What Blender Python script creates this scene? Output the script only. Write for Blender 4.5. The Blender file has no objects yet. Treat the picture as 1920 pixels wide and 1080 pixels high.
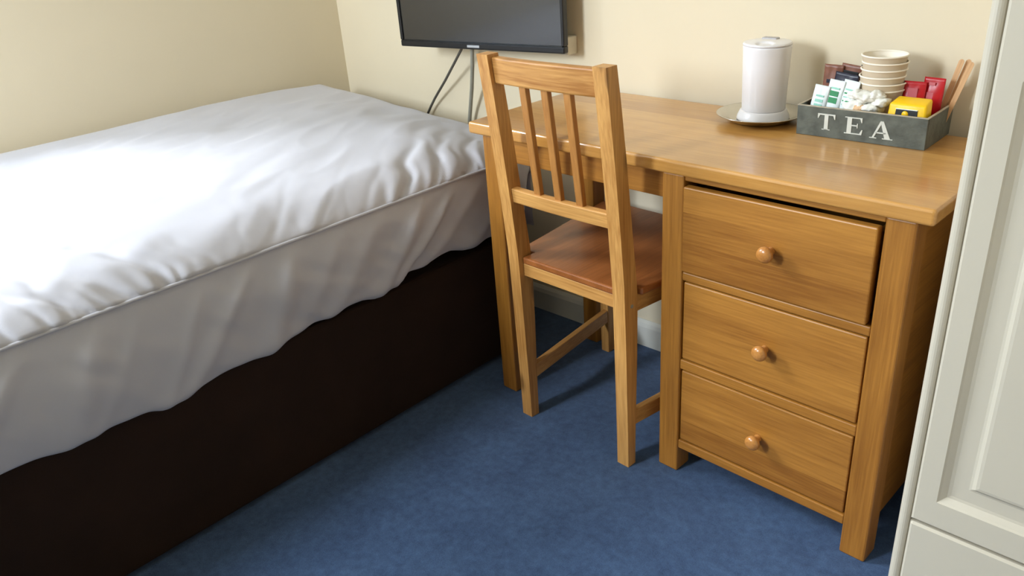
import bpy, bmesh, math, random
from mathutils import Vector, Matrix, noise
random.seed(4)
S = bpy.context.scene
COL = S.collection

# ---------------------------------------------------------------- camera, light, exposure
def rotm(yaw, pitch, roll):
    f = Vector((-math.sin(yaw)*math.cos(pitch), math.cos(yaw)*math.cos(pitch), math.sin(pitch)))
    r = Vector((math.cos(yaw), math.sin(yaw), 0)); u = r.cross(f)
    r2 = r*math.cos(roll)+u*math.sin(roll); u2 = -r*math.sin(roll)+u*math.cos(roll)
    return r2, u2, f
cd = bpy.data.cameras.new('camera'); cam = bpy.data.objects.new('camera', cd); COL.objects.link(cam)
r_, u_, f_ = rotm(0.7883, -0.4479, -0.0755)
M = Matrix((r_, u_, -f_)).transposed().to_4x4(); M.translation = Vector((2.6376, -1.8219, 1.2734))
cam.matrix_world = M
cd.sensor_width = 36; cd.lens = 1504.99/1920*36; cd.clip_start = .02
S.camera = cam

w = bpy.data.worlds.new('sky'); S.world = w; w.use_nodes = True
bg = w.node_tree.nodes['Background']; bg.inputs[0].default_value = (.60, .78, 1, 1); bg.inputs[1].default_value = 2.4

# daylight coming through the high window in the left wall, over the bed
W1Y, W1Z, W1W, W1H, CEIL = -1.84, 1.66, 1.26, 1.26, 2.45
def area(name, loc, target, sx, sy, power, col):
    ld = bpy.data.lights.new(name, 'AREA'); ld.shape = 'RECTANGLE'; ld.size = sx; ld.size_y = sy
    ld.energy = power; ld.color = col
    o = bpy.data.objects.new(name, ld); COL.objects.link(o); o.location = loc
    o.rotation_euler = (Vector(target)-Vector(loc)).to_track_quat('-Z', 'Y').to_euler()
    return o
area('left_window_daylight', (-2.1, -2.68, 3.2), (1.9, -.5, .6), 1.25, 1.25, 195, (.84, .92, 1))
# second window, in the wall behind the photographer
W2X, W2Z, W2W, W2H = .72, 1.85, .52, .92
ROOMX, ROOMY = 3.4, -3.4
area('window_daylight', (W2X, ROOMY-.09, W2Z), (W2X+.35, -1.0, .3), W2W-.06, W2H-.06, 72, (.80, .90, 1))

S.view_settings.view_transform = 'Standard'; S.view_settings.look = 'None'
S.view_settings.gamma = 1; S.view_settings.use_curve_mapping = False
S.view_settings.exposure = 0.44

# ---------------------------------------------------------------- materials
def s2l(c):
    return tuple(((x/255)/12.92 if x/255 <= .04045 else ((x/255+.055)/1.055)**2.4) for x in c)+(1,)
def newmat(name):
    m = bpy.data.materials.new(name); m.use_nodes = True
    nt = m.node_tree; b = nt.nodes['Principled BSDF']
    return m, nt, b
def mat(name, col, rough=.5, metal=0, var=.06, scale=30, bump=0, bscale=200, spec=.5, coat=0):
    m, nt, b = newmat(name); N = nt.nodes; L = nt.links
    c = s2l(col)
    tc = N.new('ShaderNodeTexCoord'); no = N.new('ShaderNodeTexNoise')
    no.inputs['Scale'].default_value = scale; no.inputs['Detail'].default_value = 4
    L.new(tc.outputs['Object'], no.inputs['Vector'])
    rp = N.new('ShaderNodeValToRGB')
    rp.color_ramp.elements[0].color = tuple(max(0, x*(1-var)) for x in c[:3])+(1,)
    rp.color_ramp.elements[1].color = tuple(min(1, x*(1+var)) for x in c[:3])+(1,)
    rp.color_ramp.elements[0].position = .3; rp.color_ramp.elements[1].position = .7
    L.new(no.outputs['Fac'], rp.inputs['Fac']); L.new(rp.outputs['Color'], b.inputs['Base Color'])
    b.inputs['Roughness'].default_value = rough; b.inputs['Metallic'].default_value = metal
    b.inputs['Specular IOR Level'].default_value = spec
    if coat: b.inputs['Coat Weight'].default_value = coat; b.inputs['Coat Roughness'].default_value = .08
    if bump:
        n2 = N.new('ShaderNodeTexNoise'); n2.inputs['Scale'].default_value = bscale; n2.inputs['Detail'].default_value = 3
        L.new(tc.outputs['Object'], n2.inputs['Vector'])
        bp = N.new('ShaderNodeBump'); bp.inputs['Strength'].default_value = bump; bp.inputs['Distance'].default_value = .004
        L.new(n2.outputs['Fac'], bp.inputs['Height']); L.new(bp.outputs['Normal'], b.inputs['Normal'])
    return m
def wood(name, dark, light, axis, plank=None, rough=.38, gs=1.0, coat=.0, seed=0, knots=0, contrast=1):
    """grain runs along axis; plank=(axis, width) splits the surface into staves"""
    m, nt, b = newmat(name); N = nt.nodes; L = nt.links
    tc = N.new('ShaderNodeTexCoord'); vec = tc.outputs['Object']
    add = N.new('ShaderNodeVectorMath'); add.operation = 'ADD'; add.inputs[1].default_value = (seed*1.7, seed*.9, seed*2.3)
    L.new(vec, add.inputs[0]); vec = add.outputs[0]; shade = None
    if plank:
        sp = N.new('ShaderNodeSeparateXYZ'); L.new(vec, sp.inputs[0])
        dv = N.new('ShaderNodeMath'); dv.operation = 'DIVIDE'; dv.inputs[1].default_value = plank[1]
        L.new(sp.outputs[plank[0]], dv.inputs[0])
        fl = N.new('ShaderNodeMath'); fl.operation = 'FLOOR'; L.new(dv.outputs[0], fl.inputs[0])
        wn = N.new('ShaderNodeTexWhiteNoise'); wn.noise_dimensions = '1D'; L.new(fl.outputs[0], wn.inputs['W'])
        sc = N.new('ShaderNodeVectorMath'); sc.operation = 'SCALE'; sc.inputs['Scale'].default_value = 7
        L.new(wn.outputs['Color'], sc.inputs[0])
        a2 = N.new('ShaderNodeVectorMath'); a2.operation = 'ADD'; L.new(vec, a2.inputs[0]); L.new(sc.outputs[0], a2.inputs[1])
        vec = a2.outputs[0]; shade = wn.outputs['Value']
    def noi(sg, sx, det, dist):
        mp = N.new('ShaderNodeMapping'); v = [sx]*3; v[axis] = sg; mp.inputs['Scale'].default_value = v
        L.new(vec, mp.inputs['Vector']); n = N.new('ShaderNodeTexNoise'); n.inputs['Scale'].default_value = 1
        n.inputs['Detail'].default_value = det; n.inputs['Distortion'].default_value = dist
        L.new(mp.outputs[0], n.inputs['Vector']); return n.outputs['Fac']
    n1 = noi(1.6*gs, 20*gs, 5, 1.2); n2 = noi(9*gs, 240*gs, 3, .2); n3 = noi(2*gs, 5*gs, 2, .5)
    mx = N.new('ShaderNodeMix'); mx.inputs['Factor'].default_value = .52; L.new(n1, mx.inputs['A']); L.new(n2, mx.inputs['B'])
    m2 = N.new('ShaderNodeMix'); m2.inputs['Factor'].default_value = .3; L.new(mx.outputs['Result'], m2.inputs['A']); L.new(n3, m2.inputs['B'])
    fac = m2.outputs['Result']
    if shade:
        m3 = N.new('ShaderNodeMix'); m3.inputs['Factor'].default_value = .13; L.new(fac, m3.inputs['A']); L.new(shade, m3.inputs['B']); fac = m3.outputs['Result']
    rp = N.new('ShaderNodeValToRGB'); e = rp.color_ramp.elements
    h = .14/contrast
    e[0].position = .5-h; e[1].position = .5+h; e[0].color = s2l(dark); e[1].color = s2l(light)
    L.new(fac, rp.inputs['Fac']); col = rp.outputs['Color']
    if knots:
        mp = N.new('ShaderNodeMapping'); v = [16]*3; v[axis] = 5.5; mp.inputs['Scale'].default_value = v; L.new(vec, mp.inputs['Vector'])
        vo = N.new('ShaderNodeTexVoronoi'); vo.inputs['Scale'].default_value = 1; L.new(mp.outputs[0], vo.inputs['Vector'])
        kr = N.new('ShaderNodeValToRGB'); kr.color_ramp.elements[0].position = .08; kr.color_ramp.elements[1].position = .22
        kr.color_ramp.elements[0].color = (knots,)*3+(1,); kr.color_ramp.elements[1].color = (0, 0, 0, 1)
        L.new(vo.outputs['Distance'], kr.inputs['Fac'])
        km = N.new('ShaderNodeMix'); km.data_type = 'RGBA'; L.new(kr.outputs['Color'], km.inputs['Factor'])
        L.new(col, km.inputs['A']); km.inputs['B'].default_value = s2l(tuple(x*.62 for x in dark)); col = km.outputs['Result']
    L.new(col, b.inputs['Base Color'])
    b.inputs['Roughness'].default_value = rough
    if coat: b.inputs['Coat Weight'].default_value = coat; b.inputs['Coat Roughness'].default_value = .17
    bp = N.new('ShaderNodeBump'); bp.inputs['Strength'].default_value = .08; bp.inputs['Distance'].default_value = .002
    L.new(n2, bp.inputs['Height']); L.new(bp.outputs['Normal'], b.inputs['Normal'])
    return m

OD, OL = (138, 86, 26), (180, 122, 48)
oak_top = wood('oak_top', (176, 120, 52), (212, 158, 84), 0, (1, .075), rough=.30, coat=.7)
oak_x = wood('oak_rail', OD, OL, 0, rough=.42, seed=2)
oak_z = wood('oak_post', OD, OL, 2, rough=.42, seed=3)
oak_dr = [wood('oak_drawer', (138, 86, 28), (184, 126, 52), 0, (2, .068), rough=.40, seed=5+i) for i in range(3)]
oak_y = wood('oak_side', OD, OL, 1, rough=.45, seed=4)
knob_m = wood('knob_wood', (168, 106, 46), (200, 138, 70), 1, rough=.28, coat=.3)
PD, PL = (158, 102, 44), (216, 162, 92)
pine_z = wood('pine_post', PD, PL, 2, rough=.42, knots=.75, seed=11, contrast=.95)
pine_x = wood('pine_rail', PD, PL, 0, rough=.42, knots=.6, seed=13, contrast=.95)
pine_y = wood('pine_stretcher', PD, PL, 1, rough=.45, seed=12, contrast=.8)
slat_m = wood('pine_slat', (150, 96, 42), (194, 136, 70), 2, rough=.42, seed=17, contrast=.8)
seat_m = wood('stained_seat', (130, 74, 34), (170, 102, 52), 1, (0, .095), rough=.34, coat=.2, seed=9)
wall_m = mat('cream_wall', (228, 214, 186), .85, var=.015, scale=3, bump=.03, bscale=260, spec=.2)
ceil_m = mat('white_ceiling', (238, 234, 224), .9, var=.01)
trim_m = mat('white_gloss_trim', (226, 224, 214), .32, var=.01, scale=5)
ward_m = mat('off_white_wardrobe', (206, 197, 178), .40, var=.01, scale=4)
ward_in = mat('wardrobe_gap', (150, 146, 134), .6)
base_m = mat('dark_brown_divan', (38, 24, 16), .8, var=.2, scale=6, bump=.3, bscale=500, spec=.2)
matt_m = mat('mattress_cloth', (226, 222, 212), .85, var=.03)
black_m = mat('black_plastic', (20, 20, 22), .28, var=.05)
screen_m = mat('black_screen', (16, 17, 20), .22, var=.02, spec=1.0, coat=.6)
silver_m = mat('silver_mark', (200, 204, 210), .3, metal=.8)
kettle_m = mat('white_plastic', (232, 228, 228), .3, var=.01, coat=.3)
kgrey_m = mat('pale_grey_plastic', (178, 174, 176), .4)
steel_m = mat('polished_steel', (206, 204, 198), .2, metal=1, var=.03)
zinc_m = mat('grey_zinc', (90, 94, 86), .55, metal=.2, var=.28, scale=38, bump=.2, bscale=120)
rim_m = mat('worn_bare_rim', (176, 164, 142), .6, var=.2, scale=60)
letter_m = mat('pale_letter', (206, 208, 198), .6, var=.06)
cup_m = mat('shaded_cream_paper', (200, 182, 156), .7, var=.02)  # cup walls toned down: the shade under the stacked rims is in this colour
cupin_m = mat('cup_rim_cream', (244, 234, 216), .6, var=.02)
tea_m = mat('white_tissue', (232, 230, 220), .75, var=.06, scale=60, bump=.3, bscale=90)
tea2_m = mat('tan_tissue', (214, 176, 134), .75, var=.15, scale=60)
yel_m = mat('yellow_foil', (246, 196, 10), .38, var=.05)
red_m = mat('red_foil', (190, 20, 30), .32, var=.1)
pink_m = mat('pale_red_print', (206, 104, 112), .5, var=.1)
blk_m = mat('black_print', (22, 22, 22), .5)
white_m = mat('white_foil', (232, 238, 236), .35, var=.04)
green_m = mat('green_print', (20, 132, 72), .45, var=.15, scale=90)
mint_m = mat('mint_print', (150, 206, 186), .45, var=.1, scale=90)
brown_m = mat('brown_foil', (126, 78, 58), .4, var=.25, scale=40)
navy_m = mat('navy_foil', (34, 34, 50), .32, var=.2)
stick_m = wood('birch_stick', (200, 152, 104), (226, 184, 138), 2, rough=.6)
cable_d = mat('dark_cable', (88, 84, 76), .5)
cable_g = mat('grey_cable', (150, 146, 132), .5)
beige_m = mat('beige_plastic', (214, 206, 186), .45)

def carpet_mat():
    m, nt, b = newmat('blue_carpet'); N = nt.nodes; L = nt.links
    tc = N.new('ShaderNodeTexCoord')
    a = N.new('ShaderNodeTexNoise'); a.inputs['Scale'].default_value = 46; a.inputs['Detail'].default_value = 6; a.inputs['Roughness'].default_value = .7
    c = N.new('ShaderNodeTexNoise'); c.inputs['Scale'].default_value = 7; c.inputs['Detail'].default_value = 3
    f = N.new('ShaderNodeTexNoise'); f.inputs['Scale'].default_value = 420; f.inputs['Detail'].default_value = 2
    for n in (a, c, f): L.new(tc.outputs['Object'], n.inputs['Vector'])
    mx = N.new('ShaderNodeMix'); mx.inputs['Factor'].default_value = .35; L.new(a.outputs['Fac'], mx.inputs['A']); L.new(c.outputs['Fac'], mx.inputs['B'])
    m2 = N.new('ShaderNodeMix'); m2.inputs['Factor'].default_value = .3; L.new(mx.outputs['Result'], m2.inputs['A']); L.new(f.outputs['Fac'], m2.inputs['B'])
    rp = N.new('ShaderNodeValToRGB'); e = rp.color_ramp.elements
    e[0].position = .36; e[1].position = .64; e[0].color = s2l((38, 59, 92)); e[1].color = s2l((72, 99, 136))
    L.new(m2.outputs['Result'], rp.inputs['Fac']); L.new(rp.outputs['Color'], b.inputs['Base Color'])
    b.inputs['Roughness'].default_value = .95; b.inputs['Specular IOR Level'].default_value = .1
    b.inputs['Sheen Weight'].default_value = .25; b.inputs['Sheen Roughness'].default_value = .5
    bp = N.new('ShaderNodeBump'); bp.inputs['Strength'].default_value = .7; bp.inputs['Distance'].default_value = .004
    L.new(m2.outputs['Result'], bp.inputs['Height']); L.new(bp.outputs['Normal'], b.inputs['Normal'])
    return m
carpet_m = carpet_mat()
def duvet_mat():
    m = mat('white_cotton', (197, 195, 201), .8, var=.012, scale=8, bump=.06, bscale=900, spec=.25)
    b = m.node_tree.nodes['Principled BSDF']; b.inputs['Sheen Weight'].default_value = .15
    return m
duvet_m = duvet_mat()
def glass_mat():
    m, nt, b = newmat('clear_pane'); N = nt.nodes; L = nt.links
    t = N.new('ShaderNodeBsdfTransparent'); g = N.new('ShaderNodeBsdfGlossy'); g.inputs['Roughness'].default_value = .02
    mx = N.new('ShaderNodeMixShader'); mx.inputs[0].default_value = .06
    L.new(t.outputs[0], mx.inputs[1]); L.new(g.outputs[0], mx.inputs[2]); L.new(mx.outputs[0], N['Material Output'].inputs[0])
    return m
glass_m = glass_mat()

# ---------------------------------------------------------------- mesh helpers
def BM(): return bmesh.new()
def box(bm, lo, hi, bev=0, seg=2, mi=0):
    t = bmesh.new()
    vs = [t.verts.new((x, y, z)) for x in (lo[0], hi[0]) for y in (lo[1], hi[1]) for z in (lo[2], hi[2])]
    for f in ((0, 1, 3, 2), (4, 6, 7, 5), (0, 4, 5, 1), (2, 3, 7, 6), (0, 2, 6, 4), (1, 5, 7, 3)):
        t.faces.new([vs[i] for i in f])
    if bev: bmesh.ops.bevel(t, geom=list(t.edges), offset=bev, segments=seg, profile=.5, affect='EDGES')
    merge(bm, t, mi)
def hexa(bm, pts, bev=0, seg=2, mi=0):
    """pts: four bottom corners ccw then four top corners"""
    t = bmesh.new(); v = [t.verts.new(p) for p in pts]
    for f in ((3, 2, 1, 0), (4, 5, 6, 7), (0, 1, 5, 4), (1, 2, 6, 5), (2, 3, 7, 6), (3, 0, 4, 7)): t.faces.new([v[i] for i in f])
    if bev: bmesh.ops.bevel(t, geom=list(t.edges), offset=bev, segments=seg, profile=.5, affect='EDGES')
    merge(bm, t, mi)
def merge(bm, t, mi=0, mtx=None):
    t.verts.ensure_lookup_table(); mp = {}
    for v in t.verts: mp[v] = bm.verts.new(mtx @ v.co if mtx else v.co)
    for f in t.faces:
        n = bm.faces.new([mp[v] for v in f.verts]); n.material_index = mi; n.smooth = f.smooth
    t.free()
def prism(bm, poly, axis, a, b, bev=0, mi=0):
    """extrude a 2D polygon along axis from a to b; poly in the other two axes, in order"""
    t = bmesh.new()
    def P(p, h):
        q = list(p); q.insert(axis, h); return q
    A = [t.verts.new(P(p, a)) for p in poly]; B = [t.verts.new(P(p, b)) for p in poly]
    n = len(poly); t.faces.new(A); t.faces.new(B[::-1])
    for i in range(n): t.faces.new((A[i], B[i], B[(i+1) % n], A[(i+1) % n]))
    bmesh.ops.recalc_face_normals(t, faces=list(t.faces))
    if bev: bmesh.ops.bevel(t, geom=list(t.edges), offset=bev, segments=2, profile=.5, affect='EDGES')
    merge(bm, t, mi)
def lathe(bm, prof, c, n=48, axis='z', mi=0, cap=True):
    """prof: (r, h) list; revolve about axis through c"""
    rings = []
    for r, h in prof:
        ring = []
        for k in range(n):
            a = 2*math.pi*k/n; x, y = r*math.cos(a), r*math.sin(a)
            p = (c[0]+x, c[1]+y, c[2]+h) if axis == 'z' else (c[0]+x, c[1]+h, c[2]+y)
            ring.append(bm.verts.new(p))
        rings.append(ring)
    fs = []
    for A, B in zip(rings, rings[1:]):
        for k in range(n):
            f = bm.faces.new((A[k], A[(k+1) % n], B[(k+1) % n], B[k])); f.smooth = True; f.material_index = mi; fs.append(f)
    for R, (r, h) in ((rings[0], prof[0]), (rings[-1], prof[-1])):
        if r > 1e-6 and cap:
            f = bm.faces.new(R); f.material_index = mi; fs.append(f)
    bmesh.ops.recalc_face_normals(bm, faces=fs)
def tube(bm, pts, r, n=10):
    pts = [Vector(p) for p in pts]; rings = []
    for i, p in enumerate(pts):
        d = (pts[min(i+1, len(pts)-1)]-pts[max(i-1, 0)]).normalized()
        a = d.cross(Vector((0, 1, .13))).normalized(); b = d.cross(a)
        rings.append([bm.verts.new(p+a*r*math.cos(2*math.pi*k/n)+b*r*math.sin(2*math.pi*k/n)) for k in range(n)])
    for A, B in zip(rings, rings[1:]):
        for k in range(n):
            f = bm.faces.new((A[k], A[(k+1) % n], B[(k+1) % n], B[k])); f.smooth = True
    bm.faces.new(rings[0][::-1]); bm.faces.new(rings[-1])
def obj(name, bm, mats, parent=None, smooth=False, loc=None, rot=None):
    me = bpy.data.meshes.new(name)
    bmesh.ops.recalc_face_normals(bm, faces=list(bm.faces))
    if smooth:
        for f in bm.faces: f.smooth = True
    bm.to_mesh(me); bm.free()
    for m in (mats if isinstance(mats, (list, tuple)) else [mats]): me.materials.append(m)
    o = bpy.data.objects.new(name, me); COL.objects.link(o)
    if parent: o.parent = parent
    if loc: o.location = loc
    if rot: o.rotation_euler = rot
    return o
def tag(o, label, cat, group=None):
    o['label'] = label; o['category'] = cat
    if group: o['group'] = group
    return o
def thing(name, label, cat, loc=(0, 0, 0), rz=0, group=None):
    o = bpy.data.objects.new(name, None); o.empty_display_size = .1; COL.objects.link(o)
    o.location = loc; o.rotation_euler = (0, 0, rz); return tag(o, label, cat, group)
def struct(name, bm, m, parent=None):
    o = obj(name, bm, m, parent)
    if not parent: o['kind'] = 'structure'
    return o
def bx(lo, hi, bev=0, seg=2):
    b = BM(); box(b, lo, hi, bev, seg); return b

# ---------------------------------------------------------------- the room
T = .12
struct('floor', bx((-T, ROOMY-T, -.1), (ROOMX+T, T, 0)), carpet_m)
struct('wall_back', bx((-T, 0, 0), (ROOMX+T, T, CEIL)), wall_m)
b = BM(); q0, q1, h0, h1 = W1Y-W1W/2, W1Y+W1W/2, W1Z-W1H/2, W1Z+W1H/2
box(b, (-T, ROOMY, 0), (0, q0, CEIL)); box(b, (-T, q1, 0), (0, 0, CEIL))
box(b, (-T, q0, 0), (0, q1, h0)); box(b, (-T, q0, h1), (0, q1, CEIL))
struct('wall_left', b, wall_m)
struct('wall_right', bx((ROOMX, ROOMY, 0), (ROOMX+T, 0, CEIL)), wall_m)
b = BM()
x0, x1, z0, z1 = W2X-W2W/2, W2X+W2W/2, W2Z-W2H/2, W2Z+W2H/2
box(b, (-T, ROOMY-T, 0), (x0, ROOMY, CEIL)); box(b, (x1, ROOMY-T, 0), (ROOMX+T, ROOMY, CEIL))
box(b, (x0, ROOMY-T, 0), (x1, ROOMY, z0)); box(b, (x0, ROOMY-T, z1), (x1, ROOMY, CEIL))
struct('wall_front', b, wall_m)
struct('ceiling', bx((-T, ROOMY-T, CEIL), (ROOMX+T, T, CEIL+T)), ceil_m)
def frame_bm(u0, u1, v0, v1, lo, hi, axis, t=.035):
    b = BM()
    def B(a, c, d, e):
        p, q = [a, d], [c, e]; p.insert(axis, lo); q.insert(axis, hi); box(b, p, q, .003)
    B(u0, u0+t, v0, v1); B(u1-t, u1, v0, v1); B(u0+t, u1-t, v0, v0+t); B(u0+t, u1-t, v1-t, v1)
    return b
win = struct('window_1', frame_bm(q0, q1, h0, h1, -.055, -.015, 0), trim_m)
obj('pane', bx((-.038, q0+.03, h0+.03), (-.032, q1-.03, h1-.03)), glass_m, win)
win = struct('window_2', frame_bm(x0, x1, z0, z1, ROOMY-.045, ROOMY-.005, 1), trim_m)
obj('pane', bx((x0+.03, ROOMY-.028, z0+.03), (x1-.03, ROOMY-.022, z1-.03)), glass_m, win)
def skirting(name, p):
    b = BM()
    prof = [(0, 0), (-.015, 0), (-.015, .066), (-.011, .078), (-.004, .086), (0, .086)]
    if p == 'back': prism(b, prof, 0, .0, ROOMX)
    elif p == 'left': prism(b, [(-x, z) for x, z in prof], 1, ROOMY, -.016)
    elif p == 'right': prism(b, [(ROOMX+x, z) for x, z in prof], 1, ROOMY, -.016)
    struct(name, b, trim_m)
skirting('baseboard_back', 'back'); skirting('baseboard_left', 'left'); skirting('baseboard_right', 'right')

# ---------------------------------------------------------------- desk
XL, YF, TH = 1.1503, -.457, -.03
desk = thing('desk', 'oak pedestal desk with three drawers standing against the cream wall', 'desk', (XL, YF, 0), TH)
DW, DD, H, TT = 1.128, .445, .78, .030
obj('desktop', bx((0, 0, H-TT), (DW, DD, H), .006, 4), oak_top, desk)
def post(x0, x1, y0, y1, m=oak_z):
    return obj('leg', bx((x0, y0, 0), (x1, y1, H-TT), .004, 2), m, desk)
for xa in (.040, .589, 1.047):
    post(xa, xa+.053, .010, .063); post(xa, xa+.053, .372, .425)
b = BM(); box(b, (.093, .022, .688), (.589, .042, H-TT), .002); obj('apron', b, oak_x, desk)
b = BM(); box(b, (.093, .393, .688), (.589, .413, H-TT), .002); obj('apron', b, oak_x, desk)
b = BM(); box(b, (.050, .063, .688), (.070, .372, H-TT), .002); obj('apron', b, oak_y, desk)
for xa in (.602, 1.070):
    obj('side_panel', bx((xa, .063, .069), (xa+.018, .372, H-TT), .001), oak_y, desk)
obj('back_panel', bx((.642, .395, .069), (1.047, .407, H-TT), .001), oak_x, desk)
rails = [(.737, .750), (.513, .533), (.290, .315), (.069, .093)]
for z0_, z1_ in rails:
    obj('rail', bx((.642, .013, z0_), (1.047, .060, z1_), .0025), oak_x, desk)
for i, (z0_, z1_) in enumerate(((.533, .737), (.315, .513), (.093, .290))):
    g = .0036; out = .007 if i == 0 else .0145
    top = z1_-(.0105 if i == 0 else g)
    x0d, x1d = (.6425, 1.0385) if i == 0 else (.642+g, 1.047-g)
    b = BM(); box(b, (x0d, out, z0_+g), (x1d, out+.02, top), .003)
    box(b, (x0d+.006, out+.02, z0_+.012), (x0d+.016, .35, top-.02)); box(b, (x1d-.016, out+.02, z0_+.012), (x1d-.006, .35, top-.02))
    box(b, (x0d+.016, out+.02, z0_+.012), (x1d-.016, .35, z0_+.02))
    d = obj('drawer', b, oak_dr[i], desk)
    k = BM()
    lathe(k, [(.0, -.034), (.006, -.0338), (.0115, -.0322), (.0155, -.0285), (.0168, -.024), (.0155, -.019), (.0115, -.0145), (.0085, -.0115), (.0078, -.007), (.0085, -.002), (.0085, .002)],
          (.8445, out, (z0_+z1_)/2), 36, 'y')
    obj('knob', k, knob_m, d)

# ---------------------------------------------------------------- chair
chair = thing('wooden_chair', 'pine slat-back chair with reddish seat pushed in under the desk', 'chair', (1.511, -.520, 0), -.04)
HW = .183
def back_post(sx):
    b = BM(); xo, xi = sx*HW, sx*(HW-.034)
    rows = [(0, 0, .027), (.10, -.001, .030), (.30, -.005, .040), (.455, -.009, .046), (.50, -.011, .044), (.62, -.021, .040), (.78, -.037, .038), (.90, -.051, .036), (.978, -.061, .034)]
    t = bmesh.new(); R = []
    for z, yf, dp in rows:
        R.append([t.verts.new(p) for p in ((min(xo, xi), yf, z), (max(xo, xi), yf, z), (max(xo, xi), yf+dp, z), (min(xo, xi), yf+dp, z))])
    for A, B in zip(R, R[1:]):
        for k in range(4): t.faces.new((A[k], A[(k+1) % 4], B[(k+1) % 4], B[k]))
    t.faces.new(R[0][::-1]); t.faces.new(R[-1])
    sharp = [e for e in t.edges if not (len(e.link_faces) == 2 and e.calc_face_angle(0) < .6)]
    bmesh.ops.bevel(t, geom=sharp, offset=.004, segments=2, profile=.5, affect='EDGES')
    merge(b, t); return b
for sx in (-1, 1):
    pst = obj('back_post', back_post(sx), pine_z, chair)
    b = BM(); bmesh.ops.create_cone(b, cap_ends=True, segments=20, radius1=.005, radius2=.0045, depth=.0016)
    bmesh.ops.rotate(b, verts=list(b.verts), cent=(0, 0, 0), matrix=Matrix.Rotation(math.pi/2, 3, 'Y'))
    bmesh.ops.translate(b, verts=list(b.verts), vec=(sx*(HW+.0002), .016, .440)); obj('screw_cap', b, ward_in, pst)
def bar(p0, p1, h, th, bev=.003, bow=0, n=1):
    """bar from p0 to p1 (bottom centre points), height h along the lean, thickness th"""
    b = BM(); t = bmesh.new(); R = []
    for i in range(n+1):
        f = i/n; x = p0[0]+(p1[0]-p0[0])*f; y = p0[1]+(p1[1]-p0[1])*f-bow*math.sin(math.pi*f); z = p0[2]+(p1[2]-p0[2])*f
        ly = -.115*h
        R.append([t.verts.new(p) for p in ((x, y-th/2, z), (x, y+th/2, z), (x, y+th/2+ly, z+h), (x, y-th/2+ly, z+h))])
    for A, B in zip(R, R[1:]):
        for k in range(4): t.faces.new((A[k], A[(k+1) % 4], B[(k+1) % 4], B[k]))
    t.faces.new(R[0][::-1]); t.faces.new(R[-1])
    bmesh.ops.recalc_face_normals(t, faces=list(t.faces))
    sharp = [e for e in t.edges if len(e.link_faces) == 2 and e.calc_face_angle(0) > .6]
    bmesh.ops.bevel(t, geom=sharp, offset=bev, segments=2, profile=.5, affect='EDGES')
    merge(b, t); return b
xi = HW-.034+.004
obj('top_rail', bar((-xi, -.030, .913), (xi, -.030, .913), .058, .024, .004, .007, 8), pine_x, chair)
obj('lower_rail', bar((-xi, -.002, .626), (xi, -.002, .626), .036, .022, .003, .004, 8), pine_x, chair)
for x in (-.0655, -.001, .0635):
    b = BM()
    hexa(b, [(x-.010, -.014, .655), (x+.010, -.014, .655), (x+.010, 0, .655), (x-.010, 0, .655),
             (x-.010, -.044, .920), (x+.010, -.044, .920), (x+.010, -.030, .920), (x-.010, -.030, .920)], .002)
    obj('slat', b, slat_m, chair)
b = BM()
sp = [(-HW+.036, .003), (HW-.036, .003), (HW-.036, .040), (HW+.009, .040), (.246, .430), (.236, .446), (-.236, .446), (-.246, .430), (-HW-.009, .040), (-HW+.036, .040)]
prism(b, sp, 2, .460, .478, .004); obj('seat', b, seat_m, chair)
obj('apron', bx((-xi, .006, .426), (xi, .026, .460), .002), pine_x, chair)
obj('apron', bx((-.205, .405, .415), (.205, .425, .460), .002), pine_x, chair)
for sx in (-1, 1):
    def sl(xa, ya, xb, yb, z0, z1, th):
        b = BM(); q = [(sx*xa-th/2, ya), (sx*xa+th/2, ya), (sx*xb+th/2, yb), (sx*xb-th/2, yb)]
        hexa(b, [(*p, z0) for p in q]+[(*p, z1) for p in q], .002); return b
    obj('apron', sl(.170, .032, .214, .40, .418, .460, .02), pine_y, chair)
    obj('stretcher', sl(.166, .022, .216, .40, .106, .147, .017), pine_y, chair)
    b = BM(); xa, xb = sorted((sx*.238, sx*.203))
    hexa(b, [(xa+.003, .398, 0), (xb-.003, .398, 0), (xb-.003, .428, 0), (xa+.003, .428, 0), (xa, .394, .460), (xb, .394, .460), (xb, .430, .460), (xa, .430, .460)], .003)
    obj('front_leg', b, pine_z, chair)

# ---------------------------------------------------------------- bed and duvet
XB = 1.079; Y0, Y1 = -2.12, -.20
bed = thing('divan_bed', 'single divan bed with dark brown base along the left wall', 'bed', (0, 0, 0))
b = BM(); box(b, (.03, Y0, .012), (XB, Y1, .385), .012, 3)
obj('base', b, base_m, bed)
obj('mattress', bx((.04, Y0+.01, .385), (1.045, Y1-.03, .57), .05, 4), matt_m, bed)

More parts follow.
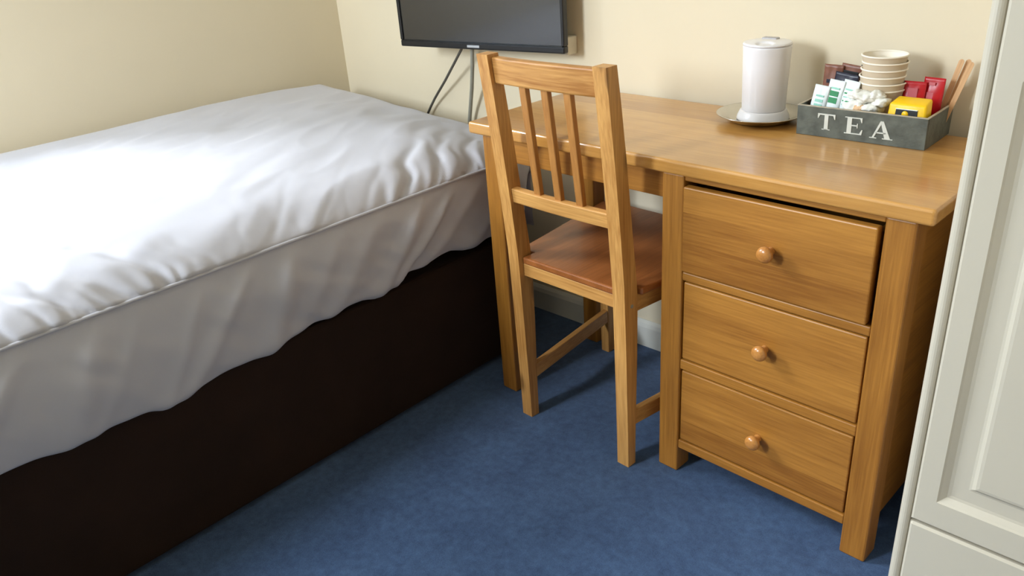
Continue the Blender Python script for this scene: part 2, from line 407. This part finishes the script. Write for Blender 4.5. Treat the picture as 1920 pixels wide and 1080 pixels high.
def lerp(a, b, t): return a+(b-a)*t
PROF = [(.012, .520), (.010, .640), (.016, .700), (.045, .729), (.10, .738), (.22, .738), (.40, .736), (.60, .734), (.78, .727), (.90, .715), (.99, .697), (1.05, .672), (1.088, .647), (1.104, .628),
        (1.103, .618), (1.112, .590), (1.116, .540), (1.112, .480), (1.103, .435), (1.094, .408), (1.080, .400), (1.060, .405)]
def smooth_profile(P, n):
    out = []; d = [0]
    for a, c in zip(P, P[1:]): d.append(d[-1]+math.hypot(c[0]-a[0], c[1]-a[1]))
    for k in range(n):
        s = d[-1]*k/(n-1); i = max(j for j in range(len(d)-1) if d[j] <= s+1e-12); f = (s-d[i])/(d[i+1]-d[i])
        p0, p1, p2, p3 = P[max(i-1, 0)], P[i], P[i+1], P[min(i+2, len(P)-1)]
        def cr(q0, q1, q2, q3): return .5*((2*q1)+(-q0+q2)*f+(2*q0-5*q1+4*q2-q3)*f*f+(-q0+3*q1-3*q2+q3)*f**3)
        out.append((cr(p0[0], p1[0], p2[0], p3[0]), cr(p0[1], p1[1], p2[1], p3[1]), s))
    return out
NS = 210
SP = smooth_profile(PROF, NS)
iseam = min(range(NS), key=lambda k: abs(SP[k][0]-1.104)+abs(SP[k][1]-.624))
s_seam = SP[iseam][2]; s_end = SP[-1][2]
def ss(a, b, x):
    t = max(0, min(1, (x-a)/(b-a))); return t*t*(3-2*t)
PUCK = []
rr = random.Random(11)
y = -2.05
while y < -.10:
    sl = rr.uniform(.2, .9) if y < -1.15 else rr.uniform(-1.2, -.4)
    PUCK.append((y, rr.uniform(.006, .013), rr.uniform(.25, .9)*(.3 if -1.22 < y < -.74 else 1), sl, rr.uniform(.05, .20)))
    y += rr.uniform(.022, .065)
PUCK += [(-1.27, .014, 1.9, .45, .30), (-1.33, .012, 1.2, .8, .26), (-1.40, .012, 1.0, 1.1, .20), (-1.66, .02, 1.4, .5, .22), (-.44, .013, 1.3, -.9, .26), (-.56, .013, 1.1, -1.0, .24), (-.66, .012, 1.0, -1.0, .26)]
FOLD = []
y = -2.1
while y < .1:
    FOLD.append((y, rr.uniform(.012, .030), rr.uniform(.3, 1.1), rr.uniform(.3, 1.0))); y += rr.uniform(.05, .15)
def duvet_disp(x, y, z, s):
    """displacement outward (along normal) and hem drop"""
    d = 0
    if s < s_seam:
        u = s_seam-s
        for (yp, wd, amp, sl, ln) in PUCK:
            if u < ln*2.4:
                q = (y-yp+sl*u+.03*noise.noise(Vector((yp*9, u*14, 3))))/(wd*(1+u*5.0))
                if abs(q) < 3: d -= .0078*amp*math.exp(-q*q)*math.exp(-(u/ln)**2)*ss(0, .006, u)
        d += .007*math.exp(-((u-.09)/.06)**2)*(.8+.6*noise.noise(Vector((x*3, y*3, 1.3))))
        n = noise.noise(Vector((x*4+y*2.2, y*1.6-x*.8, .5)))
        d += .007*n
        n2 = noise.noise(Vector((x*9+y*5.0, y*3.2-x*3, 2.5)))
        d += .004*(1-abs(n2)*2)*ss(.0, .4, s)
        n3 = noise.noise(Vector((x*22+y*9, y*7-x*9, 5.5))); d += .0016*n3
    else:
        u = s-s_seam
        for (yp, wd, amp, sl) in FOLD:
            q = (y-yp+sl*1.15*u)/(wd*(1+u*2))
            if abs(q) < 3: d += .0150*amp*math.exp(-q*q)*ss(0, .08, u)
        d += .007*noise.noise(Vector((y*6+z*8, z*7, 9)))*ss(0, .05, u)-.004*ss(0, .03, u)
        d += .003*noise.noise(Vector((y*19+z*22, z*16, 4)))*ss(0, .05, u)
    return d
HEM = [(-2.2, .375), (-1.65, .372), (-1.34, .360), (-1.12, .376), (-.99, .388), (-.77, .402), (-.62, .412), (-.51, .422), (-.42, .412), (-.35, .405), (-.2, .40), (0, .40)]
def hem(y):
    for a, c in zip(HEM, HEM[1:]):
        if a[0] <= y <= c[0]: return lerp(a[1], c[1], (y-a[0])/(c[0]-a[0]))
    return .39
rows = []
NY = 330; YA, YR, YE = -2.15, -.235, -.130
for j in range(NY): rows.append((lerp(YA, YR, j/(NY-1)), 9))
for k in range(1, 17):
    a = math.pi/2*k/16; rows.append((YR+(YE-YR)*math.sin(a), .738-.085*(1-math.cos(a))))
for k in range(1, 26): rows.append((YE-.004*math.sin(k*.7), .653-(.653-.42)*k/25))
b = BM(); grid = []
for (y, cap) in rows:
    row = []
    for k in range(NS):
        x, z, s = SP[k]
        k0, k1 = max(k-1, 0), min(k+1, NS-1)
        tx, tz = SP[k1][0]-SP[k0][0], SP[k1][1]-SP[k0][1]; l = math.hypot(tx, tz) or 1
        nx, nz = -tz/l, tx/l
        if x > .5 and z < .5 and nx < 0: pass
        d = duvet_disp(x, y, z, s)
        # lower hem follows the photo's wavy line
        if s > s_seam:
            f = (s-s_seam)/(s_end-s_seam); z = z+(hem(y)-.398+.004*noise.noise(Vector((y*7, 0, 7))))*ss(0, 1, f)
        wfade = ss(.02, .12, x)
        X, Z = x+nx*d*wfade, z+nz*d*wfade
        # the foot of the bed sinks towards the room side
        sink = ss(-.48, -.15, y)*(.004+.050*ss(.0, .95, x))
        if s <= s_seam: Z -= sink*ss(.60, .70, z)
        # round the corner of the foot in plan
        rc = ss(-.34, -.13, y); X -= .075*rc*rc*ss(.85, 1.1, x)
        lc = ss(-.40, -.13, y)*(1-ss(.0, .16, x)); X += .03*lc*lc; Z -= .035*lc*lc
        if cap < 8: 
            c2 = cap-sink
            Z = min(Z, c2+.004*noise.noise(Vector((x*9, z*9, 1))))
        row.append(b.verts.new((max(X, .006), min(y, -.02), Z)))
    grid.append(row)
for A, B in zip(grid, grid[1:]):
    for k in range(NS-1):
        f = b.faces.new((A[k], A[k+1], B[k+1], B[k])); f.smooth = True
duvet = obj('duvet', b, duvet_m)
tag(duvet, 'rumpled white duvet spread over the bed and hanging down its side', 'duvet')
seam_pts = [grid[j][iseam].co.copy() if False else None for j in range(0)]
me = duvet.data
pts = []
for j in range(0, NY+6, 2):
    v = me.vertices[j*NS+iseam].co; pts.append((v.x+.0005, v.y, v.z+.0005))
b = BM(); tube(b, pts, .0042, 8); obj('piping', b, duvet_m, duvet)

# ---------------------------------------------------------------- television and cables
L0, L1 = Vector((.549, -.16, .882)), Vector((1.158, -.077, .889))
tw = (L1-L0).length; ang = math.atan2(L1.y-L0.y, L1.x-L0.x)
tv = thing('television', 'black flat screen television mounted on the wall above the bed foot', 'television', (L0.x, L0.y, L0.z), ang)
th_ = tw*.585
obj('frame', (lambda b: (box(b, (0, 0, 0), (tw, .022, .020), .004), box(b, (0, 0, th_-.012), (tw, .022, th_), .003), box(b, (0, 0, .020), (.011, .022, th_-.012), .003), box(b, (tw-.011, 0, .020), (tw, .022, th_-.012), .003), b)[-1])(BM()), black_m, tv)
obj('screen', bx((.010, .005, .019), (tw-.010, .014, th_-.011)), screen_m, tv)
obj('back_housing', bx((.07, .022, .03), (tw-.07, .046, th_-.06), .01), black_m, tv)
obj('maker_badge', bx((tw*.44, -.0015, .006), (tw*.515, .001, .013), .0005), silver_m, tv)
obj('frame_trim', bx((.006, -.002, .0185), (tw-.006, .004, .0205), .0007), black_m, tv)
b = BM(); box(b, (tw*.45, .046, .16), (tw*.55, .058, .26), .003); tube(b, [(tw*.5, .05, .21), (tw*.5+.012, .085, .21), (tw*.5+.016, .105, .21)], .014)
obj('wall_bracket', b, black_m, tv)
b = BM()
tube(b, [(.765, -.088, .91), (.747, -.084, .872), (.70, -.072, .83), (.62, -.051, .76), (.535, -.032, .688), (.50, -.024, .655), (.47, -.020, .62)], .0042)
tag(obj('television_cable', b, cable_d), 'thin dark cable slanting from the television down behind the bed', 'cable')
b = BM()
tube(b, [(.805, -.088, .91), (.795, -.084, .872), (.775, -.070, .82), (.742, -.050, .745), (.705, -.030, .67), (.69, -.024, .63), (.68, -.02, .56)], .0062)
tag(obj('television_cable', b, cable_g), 'thicker grey cable hanging straight down beside the chair back', 'cable')
b = bx((1.104, -.044, .872), (1.142, -.001, .921), .003)
tag(obj('wall_box', b, beige_m), 'small beige box on the wall behind the television corner', 'socket')

# ---------------------------------------------------------------- plate and kettle
PC = (1.770, -.112, H)
b = BM()
lathe(b, [(.0, .003), (.056, .003), (.060, .0005), (.064, .0005), (.072, .0055), (.094, .0165), (.0985, .0185), (.099, .0198), (.0975, .0204), (.092, .0188), (.072, .0085), (.064, .0056), (0, .0056)], PC, 72)
tag(obj('steel_plate', b, steel_m), 'round shiny steel plate under the kettle on the desk', 'plate')
KC = (1.775, -.110, H+.0060)
kettle = thing('kettle', 'white cylindrical jug kettle standing on the round steel plate', 'kettle', KC)
b = BM(); lathe(b, [(0, 0), (.058, 0), (.0585, .002), (.057, .008), (.0525, .0175), (.051, .020), (.0495, .021), (0, .021)], (0, 0, 0), 64)
obj('base_ring', b, kettle_m, kettle)
b = BM(); lathe(b, [(0, .0212), (.0475, .0212), (.0482, .023), (.0484, .03), (.0495, .07), (.0508, .11), (.0522, .150), (.0528, .160), (.0526, .1625), (.0505, .1632), (.0500, .1655), (0, .1655)], (0, 0, 0), 64)
obj('body', b, kettle_m, kettle)
# lid: disc with a scooped finger recess on the near side
b = BM(); n = 72; nr = 26; rings = []
fx, fy = .30, -.95
for i in range(nr+1):
    r = .0532*i/nr; ring = []
    for k in range(n):
        a = 2*math.pi*k/n; x, y = r*math.cos(a), r*math.sin(a)
        h = .1738-.0045*(r/.0532)**2 - (.0022 if i == nr else 0)
        cx, cy = fx*.034, fy*.034
        dq = math.hypot((x-cx)/.022, (y-cy)/.019)
        h -= .0042*(1-ss(.62, 1.0, dq))
        ring.append(b.verts.new((x, y, h)))
        if i == 0: break
    rings.append(ring)
for k in range(n): b.faces.new((rings[0][0], rings[1][k], rings[1][(k+1) % n]))
for A, B in zip(rings[1:], rings[2:]):
    for k in range(n): b.faces.new((A[k], B[k], B[(k+1) % n], A[(k+1) % n]))
low = [b.verts.new((v.co.x, v.co.y, .1648)) for v in rings[-1]]
for k in range(n): b.faces.new((rings[-1][k], low[k], low[(k+1) % n], rings[-1][(k+1) % n]))
b.faces.new(low[::-1])
lid = obj('lid', b, kettle_m, kettle, smooth=True)
b = BM(); box(b, (-.022, .012, .169), (.014, .030, .1758), .002); obj('lid_catch', b, kgrey_m, lid)

# ---------------------------------------------------------------- tea tray
TX0, TX1, TY0, TY1, TZ, TH_ = 1.889, 2.152, -.178, -.036, H, .063
tray = thing('tea_tray', 'grey metal box tray lettered TEA at the right end of the desk', 'tray', (0, 0, 0))
b = BM(); t = .005; e = .003
def wallq(x0, y0, x1, y1, ox0, oy0, ox1, oy1):
    hexa(b, [(x0, y0, TZ), (x1, y0, TZ), (x1, y1, TZ), (x0, y1, TZ), (ox0, oy0, TZ+TH_), (ox1, oy0, TZ+TH_), (ox1, oy1, TZ+TH_), (ox0, oy1, TZ+TH_)], .001)
wallq(TX0, TY0, TX1, TY0+t, TX0, TY0-e, TX1, TY0+t-e)
wallq(TX0, TY1-t, TX1, TY1, TX0, TY1-t+e, TX1, TY1+e)
wallq(TX0, TY0+t, TX0+t, TY1-t, TX0-.001, TY0+t-e, TX0+t-.001, TY1-t+e)
wallq(TX1-t, TY0+t, TX1, TY1-t, TX1-t+.001, TY0+t-e, TX1+.001, TY1-t+e)
box(b, (TX0+t, TY0+t, TZ), (TX1-t, TY1-t, TZ+.004))
obj('box_body', b, zinc_m, tray)
b = BM(); zz = TZ+TH_
box(b, (TX0-.001, TY0-e, zz-.0005), (TX1+.001, TY0-e+t, zz+.0012), .0005); box(b, (TX0-.001, TY1+e-t, zz-.0005), (TX1+.001, TY1+e, zz+.0012), .0005)
box(b, (TX0-.001, TY0-e+t, zz-.0005), (TX0-.001+t, TY1+e-t, zz+.0012), .0005); box(b, (TX1+.001-t, TY0-e+t, zz-.0005), (TX1+.001, TY1+e-t, zz+.0012), .0005)
obj('rim', b, rim_m, tray)
def letter(polys, cx, cz, w, h):
    b = BM(); tilt = -e/TH_
    for poly in polys:
        t = bmesh.new(); A = []; B = []
        for (u, v) in poly:
            x = cx+(u-.5)*w; z = cz+(v-.5)*h; y = TY0+tilt*(z-TZ)
            A.append(t.verts.new((x, y-.0012, z))); B.append(t.verts.new((x, y+.001, z)))
        n = len(poly); t.faces.new(A); t.faces.new(B[::-1])
        for i in range(n): t.faces.new((A[i], A[(i+1) % n], B[(i+1) % n], B[i]))
        merge(b, t)
    return obj('letter', b, letter_m, tray)
R = lambda a, c, d, f: [(a, d), (c, d), (c, f), (a, f)]
Tp = [R(.39, .61, .0, .93), R(.27, .73, 0, .05), R(.0, 1, .92, 1), [(0, .92), (0, .70), (.04, .70), (.12, .92)], [(.88, .92), (.96, .70), (1, .70), (1, .92)]]
Ep = [R(.14, .40, 0, 1), R(.0, .14, 0, .05), R(.0, .14, .95, 1), R(.40, .98, .94, 1), R(.40, 1.0, 0, .06), R(.40, .72, .48, .55),
      [(.86, .94), (.94, .72), (.98, .72), (.98, .94)], [(.86, .06), (1, .06), (1.04, .30), (.98, .30)], R(.70, .75, .38, .65)]
Ap = [[(.44, 1), (.58, 1), (.94, .04), (.68, .04)], [(.44, 1), (.50, .86), (.20, .04), (.11, .04)], R(.27, .72, .30, .37), R(0, .32, 0, .045), R(.58, 1.04, 0, .045)]
letter(Tp, 1.9535, TZ+.0335, .037, .034); letter(Ep, 2.0105, TZ+.0325, .036, .035); letter(Ap, 2.0665, TZ+.0305, .044, .036)

# ---------------------------------------------------------------- things in the tray
names = ['topmost', 'second from the top', 'third from the top', 'fourth from the top', 'fifth from the top', 'lowest']
CZ = TZ+.0045; CC = (2.027, -.096)
def cup():
    b = BM()
    lathe(b, [(0, .002), (.0305, .002), (.0312, 0), (.0318, .001), (.0428, .0885)], (0, 0, 0), 56, cap=False)
    lathe(b, [(.0424, .0885), (.0306, .004), (0, .004)], (0, 0, 0), 56, mi=1, cap=False)
    return b
def cup_rim():
    b = BM(); pr = [(.0435+.0018*math.cos(a), .0892+.0018*math.sin(a)) for a in [2*math.pi*k/10 for k in range(11)]]
    n = 56; rings = []
    for r, h in pr[:-1]: rings.append([b.verts.new((r*math.cos(2*math.pi*k/n), r*math.sin(2*math.pi*k/n), h)) for k in range(n)])
    m = len(rings)
    for i in range(m):
        for k in range(n):
            f = b.faces.new((rings[i][k], rings[i][(k+1) % n], rings[(i+1) % m][(k+1) % n], rings[(i+1) % m][k])); f.smooth = True
    return b
first = None
for i in range(6):
    lab = ('lowest cream paper cup of the stack, sitting in the tray' if i == 0 else names[5-i]+' cream paper cup in the stack in the tray')
    loc = (CC[0]+.0012*math.sin(i*2.1), CC[1]+.001*math.cos(i*1.7), CZ+i*.0137)
    if first is None:
        c = thing('paper_cup', lab, 'cup', loc, 0, 'stacked paper cups'); first = c
        fb = obj('cup_body', cup(), [cup_m, cupin_m], c); fr = obj('cup_rim', cup_rim(), cupin_m, c)
    else:
        c = first.copy(); COL.objects.link(c); c.location = loc; c['label'] = lab
        for p_ in (fb, fr):
            q = p_.copy(); q.parent = c; COL.objects.link(q)

def pillow(w, h, d, seed=0, wr=.0012, crimp=.006, nx=14, nz=18):
    """flat sachet: w wide (x), h tall (z), d fat (y), crimped ends; base at z=0, front faces -y"""
    b = BM(); F = []; K = []
    for j in range(nz+1):
        v = j/nz; z = v*h; rf = []; rk = []
        for i in range(nx+1):
            u = i/nx*2-1; x = u*w/2
            ed = min(v*h, (1-v)*h); bulge = ss(crimp*.6, crimp*.6+h*.3, ed)*(1-u*u)**.6
            n = noise.noise(Vector((x*90+seed*7, z*90, seed)))*wr
            y = d/2*bulge+.0004
            rf.append(b.verts.new((x, -y+n*(1 if bulge > .02 else .4), z))); rk.append(b.verts.new((x, y+n*.5, z)))
        F.append(rf); K.append(rk)
    for j in range(nz):
        for i in range(nx):
            f = b.faces.new((F[j][i], F[j][i+1], F[j+1][i+1], F[j+1][i])); f.smooth = True
            f = b.faces.new((K[j][i+1], K[j][i], K[j+1][i], K[j+1][i+1])); f.smooth = True
        b.faces.new((F[j][0], F[j+1][0], K[j+1][0], K[j][0])); b.faces.new((F[j][nx], K[j][nx], K[j+1][nx], F[j+1][nx]))
    for i in range(nx):
        b.faces.new((F[0][i], K[0][i], K[0][i+1], F[0][i+1])); b.faces.new((F[nz][i], F[nz][i+1], K[nz][i+1], K[nz][i]))
    return b
def patch(w, h, z0, d, x0=0, lift=.0006, flat=0):
    """printed patch hugging the front of a sachet of fatness d"""
    b = BM(); box(b, (x0-w/2, -d/2-lift, z0-h/2), (x0+w/2, -d/2+.0012, z0+h/2), .0004); return b
def sachet(name, lab, cat, loc, rot, w, h, d, m, group, seed, prints=()):
    o = obj(name, pillow(w, h, d, seed), m); tag(o, lab, cat, group); o.location = loc; o.rotation_euler = rot
    for (pn, pw, ph, pz, px, pm) in prints:
        ed = abs(px)/(w/2); fat = d*max(.15, (1-min(.95, ed)**2))**.6
        obj(pn, patch(pw, ph, pz, fat, px), pm, o)
    return o
G = 'milk and sugar sachets at the left of the tray'
zf = TZ+.0042
gp = lambda k: [('printed_band', .017, .006, .058+.002*k, 0, green_m), ('printed_band', .016, .008, .070, .001, green_m), ('printed_band', .017, .005, .082, 0, mint_m), ('printed_band', .014, .004, .090, .0, mint_m)]
sachet('sachet', 'leftmost white sachet with mint bands standing in the tea tray', 'sachet', (1.911, -.152, zf), (-.14, .12, .05), .032, .096, .007, white_m, G, 1,
       [('printed_band', .017, .006, .064, 0, mint_m), ('printed_band', .017, .004, .074, 0, mint_m), ('printed_band', .017, .004, .055, 0, mint_m)])
sachet('sachet', 'white sachet with bold green bands, middle one of three in the tray', 'sachet', (1.937, -.146, zf), (-.14, .12, 0), .033, .108, .007, white_m, G, 2,
       [('printed_band', .018, .012, .066, 0, green_m), ('printed_band', .018, .011, .080, 0, green_m), ('printed_band', .018, .004, .091, 0, mint_m)])
sachet('sachet', 'white sachet with fine green stripes, rightmost of three in the tray', 'sachet', (1.965, -.141, zf), (-.12, .13, -.05), .034, .109, .007, white_m, G, 3,
       [('printed_band', .017, .003, .058+.008*k, -.001, green_m if k % 2 else mint_m) for k in range(5)])
G = 'coffee and chocolate sachets behind the white sachets'
sachet('sachet', 'brown sachet at the far left behind the white green sachets', 'sachet', (1.917, -.086, zf), (.06, .04, .1), .040, .130, .009, brown_m, G, 4, [('printed_band', .024, .008, .095, 0, navy_m)])
sachet('sachet', 'dark navy sachet between the white sachets and the cups', 'sachet', (1.948, -.112, zf), (-.02, .10, -.1), .052, .118, .010, navy_m, G, 5, [('printed_band', .024, .004, .100, .004, silver_m)])
sachet('sachet', 'brown sachet with dark top edge just left of the cups', 'sachet', (1.946, -.080, zf), (.05, .10, -.05), .044, .132, .009, brown_m, G, 6, [('printed_band', .034, .006, .116, 0, blk_m)])
sachet('sachet', 'navy sachet with silver stripe half behind the cup stack', 'sachet', (1.980, -.060, zf), (.0, .04, .05), .036, .126, .009, navy_m, G, 7, [('printed_band', .022, .006, .094, 0, silver_m)])

# tea bags: puffy crumpled tissue pillows
def teabag(seed, r, m, prev=None):
    b = BM(); bmesh.ops.create_icosphere(b, subdivisions=4, radius=1)
    for v in b.verts:
        p = v.co.copy(); n = noise.noise(p*1.6+Vector((seed*3.1, 0, 0)))*.35+abs(noise.noise(p*4+Vector((0, seed*2.3, 0))))*.22
        q = 1+n
        v.co = Vector((p.x*r*q*1.05, p.y*r*q, p.z*r*q*.62))
    return obj('tea_bag', b, m, None, True)
TB = [(1.996, -.156, .011, .017), (2.030, -.159, .010, .016), (2.048, -.150, .032, .015), (1.994, -.152, .033, .018), (2.022, -.157, .030, .016),
      (2.004, -.149, .055, .019), (2.032, -.152, .053, .018), (2.048, -.151, .066, .015), (2.018, -.150, .072, .017), (1.990, -.158, .052, .014), (2.038, -.148, .076, .013), (2.000, -.148, .075, .014)]
for i, (x, y, z, r) in enumerate(TB):
    o = teabag(i+1, r*1.12, tea_m); o.location = (x, max(y, -.1485), zf+z*1.13); o.rotation_euler = (0, 0, i*1.3)
    tag(o, 'crumpled white tea bag in the pile at the middle front of the tray', 'tea bag', 'white tea bags in the tray')
o = teabag(31, .013, tea2_m); o.location = (2.012, -.160, zf+.060)
tag(o, 'tan stained tea bag low at the front of the white tea bag pile', 'tea bag', 'white tea bags in the tray')

# yellow tea packet
yp = thing('tea_packet', 'yellow tea packet with black label lying at the tray\'s right front', 'packet', (2.104, -.146, zf+.0005), -.03)
b = BM(); hexa(b, [(-.040, -.020, 0), (.040, -.020, 0), (.040, .012, 0), (-.040, .012, 0), (-.036, -.014, .077), (.036, -.014, .077), (.035, .020, .086), (-.031, .020, .086)], .005, 3)
obj('wrapper', b, yel_m, yp, True)
b = BM(); hexa(b, [(-.022, -.0172, .048), (.022, -.0172, .048), (.022, -.015, .048), (-.022, -.015, .048), (-.0205, -.0163, .0665), (.0205, -.0163, .0665), (.0205, -.013, .0665), (-.0205, -.013, .0665)], .0006)
lb = obj('label_panel', b, blk_m, yp)
b = BM(); lathe(b, [(0, -.0178), (.0062, -.0177), (.0066, -.0165), (0, -.0165)], (-.002, 0, .058), 24, 'y'); obj('label_dot', b, yel_m, lb)
b = BM(); box(b, (-.021, -.0174, .0668), (.021, -.014, .0682), .0004); obj('label_edge', b, white_m, yp)

G = 'red sachets behind the yellow packet'
sachet('sachet', 'red sachet with pale print next to the paper cups', 'sachet', (2.088, -.092, zf), (-.03, .02, .1), .042, .108, .010, red_m, G, 8, [('printed_mark', .018, .026, .082, -.002, pink_m)])
sachet('sachet', 'taller red sachet with pale print beside the wooden stir sticks', 'sachet', (2.119, -.080, zf), (-.02, .03, 0), .040, .116, .010, red_m, G, 9, [('printed_mark', .013, .018, .078, -.004, pink_m), ('printed_mark', .012, .006, .104, -.003, pink_m)])

G = 'wooden stir sticks'
for i, (x, y, ry, rx, lab) in enumerate(((2.128, -.062, .20, -.10, 'wooden stir stick nearest the red sachets in the tray corner'),
                                     (2.136, -.058, .22, -.14, 'middle wooden stir stick leaning out of the tray\'s right corner'),
                                     (2.141, -.071, .26, -.06, 'wooden stir stick nearest the wardrobe in the tray corner'))):
    b = BM(); n = 9; pl = []
    for k in range(n): a = math.pi*k/(n-1); pl.append((.005*math.cos(a), .146+.005*math.sin(a)))
    pl = pl+[(-.0045, .0), (.0045, .0)]
    prism(b, [(u, v) for u, v in pl], 1, -.0009, .0009)
    o = obj('stir_stick', b, stick_m); tag(o, lab, 'stir stick', G); o.location = (x, y, zf+.001); o.rotation_euler = (rx, ry, .1)

# ---------------------------------------------------------------- wardrobe
WX0, WX1, WY0, WY1, WH = 2.333, 3.24, -.62, -.02, 2.05
wd = thing('wardrobe', 'off-white panelled wardrobe with a drawer at its foot, right of desk', 'wardrobe', (0, 0, 0))
b = BM()
box(b, (WX0, WY0, 0), (WX0+.020, WY1, WH), .0098, 5); box(b, (WX1-.020, WY0, 0), (WX1, WY1, WH), .007, 4)
obj('side_panel', b, ward_m, wd)
b = BM(); box(b, (WX0+.02, WY1-.012, .03), (WX1-.02, WY1, WH-.02)); box(b, (WX0+.02, WY0+.03, .05), (WX1-.02, WY1-.012, .07))
box(b, (WX0+.02, WY0+.03, .262), (WX1-.02, WY1-.012, .282)); obj('carcass', b, ward_in, wd)
obj('top_board', bx((WX0-.01, WY0-.02, WH), (WX1+.01, WY1, WH+.03), .006), ward_m, wd)
obj('plinth', bx((WX0+.02, WY0+.03, 0), (WX1-.02, WY0+.05, .05)), ward_m, wd)
def panel_front(x0, x1, z0, z1, y, panels, th=.022):
    """door leaf with routed mouldings: cells on a grid whose depth follows distance to each panel edge"""
    def prof(d):     # d = distance inside moulding outer edge -> recess depth
        P = [(0, 0), (.003, .0025), (.012, .0085), (.017, .0095), (.040, .0095), (.044, .0085), (.050, .003), (.055, .002), (9, .002)]
        for (a, va), (c, vc) in zip(P, P[1:]):
            if d <= c: return va+(vc-va)*(d-a)/(c-a)
        return .002
    ds = [0, .003, .0075, .012, .017, .040, .044, .047, .050, .055]
    xs = {x0, x1, x0+.004, x1-.004}; zs = {z0, z1, z0+.004, z1-.004}
    for (a, c, d, f) in panels:
        for q in ds: xs |= {a+q, c-q}; zs |= {d+q, f-q}
    xs = sorted(xs); zs = sorted(zs); b = BM(); V = {}
    def dep(x, z):
        e = min(x-x0, x1-x, z-z0, z1-z)
        r = .004-.004*math.sqrt(max(0, 1-(1-min(e, .004)/.004)**2)) if e < .004 else 0
        for (a, c, d, f) in panels:
            q = min(x-a, c-x, z-d, f-z)
            if q > 0: r = prof(q)
        return r
    for i, x in enumerate(xs):
        for j, z in enumerate(zs): V[i, j] = b.verts.new((x, y+dep(x, z), z))
    for i in range(len(xs)-1):
        for j in range(len(zs)-1):
            b.faces.new((V[i, j], V[i+1, j], V[i+1, j+1], V[i, j+1]))
    nx, nz = len(xs)-1, len(zs)-1
    ringi = [(i, 0) for i in range(nx)]+[(nx, j) for j in range(nz)]+[(i, nz) for i in range(nx, 0, -1)]+[(0, j) for j in range(nz, 0, -1)]
    bk = [b.verts.new((V[q].co.x, y+th, V[q].co.z)) for q in ringi]
    for k in range(len(ringi)):
        k2 = (k+1) % len(ringi); b.faces.new((V[ringi[k]], bk[k], bk[k2], V[ringi[k2]]))
    b.faces.new(bk); return b
xm = (WX0+WX1)/2
for xa, xb in ((WX0+.0204, xm-.0015), (xm+.0015, WX1-.0204)):
    px0, px1 = xa+.0345, xb-.0345
    px0 = xa+.034; px1 = xb-.034
    obj('door', panel_front(xa, xb, .275, WH-.004, WY0, [(px0, px1, .328, 1.022), (px0, px1, 1.09, WH-.06)]), ward_m, wd)
obj('drawer', panel_front(WX0+.0204, WX1-.0204, .055, .269, WY0, []), ward_m, wd)
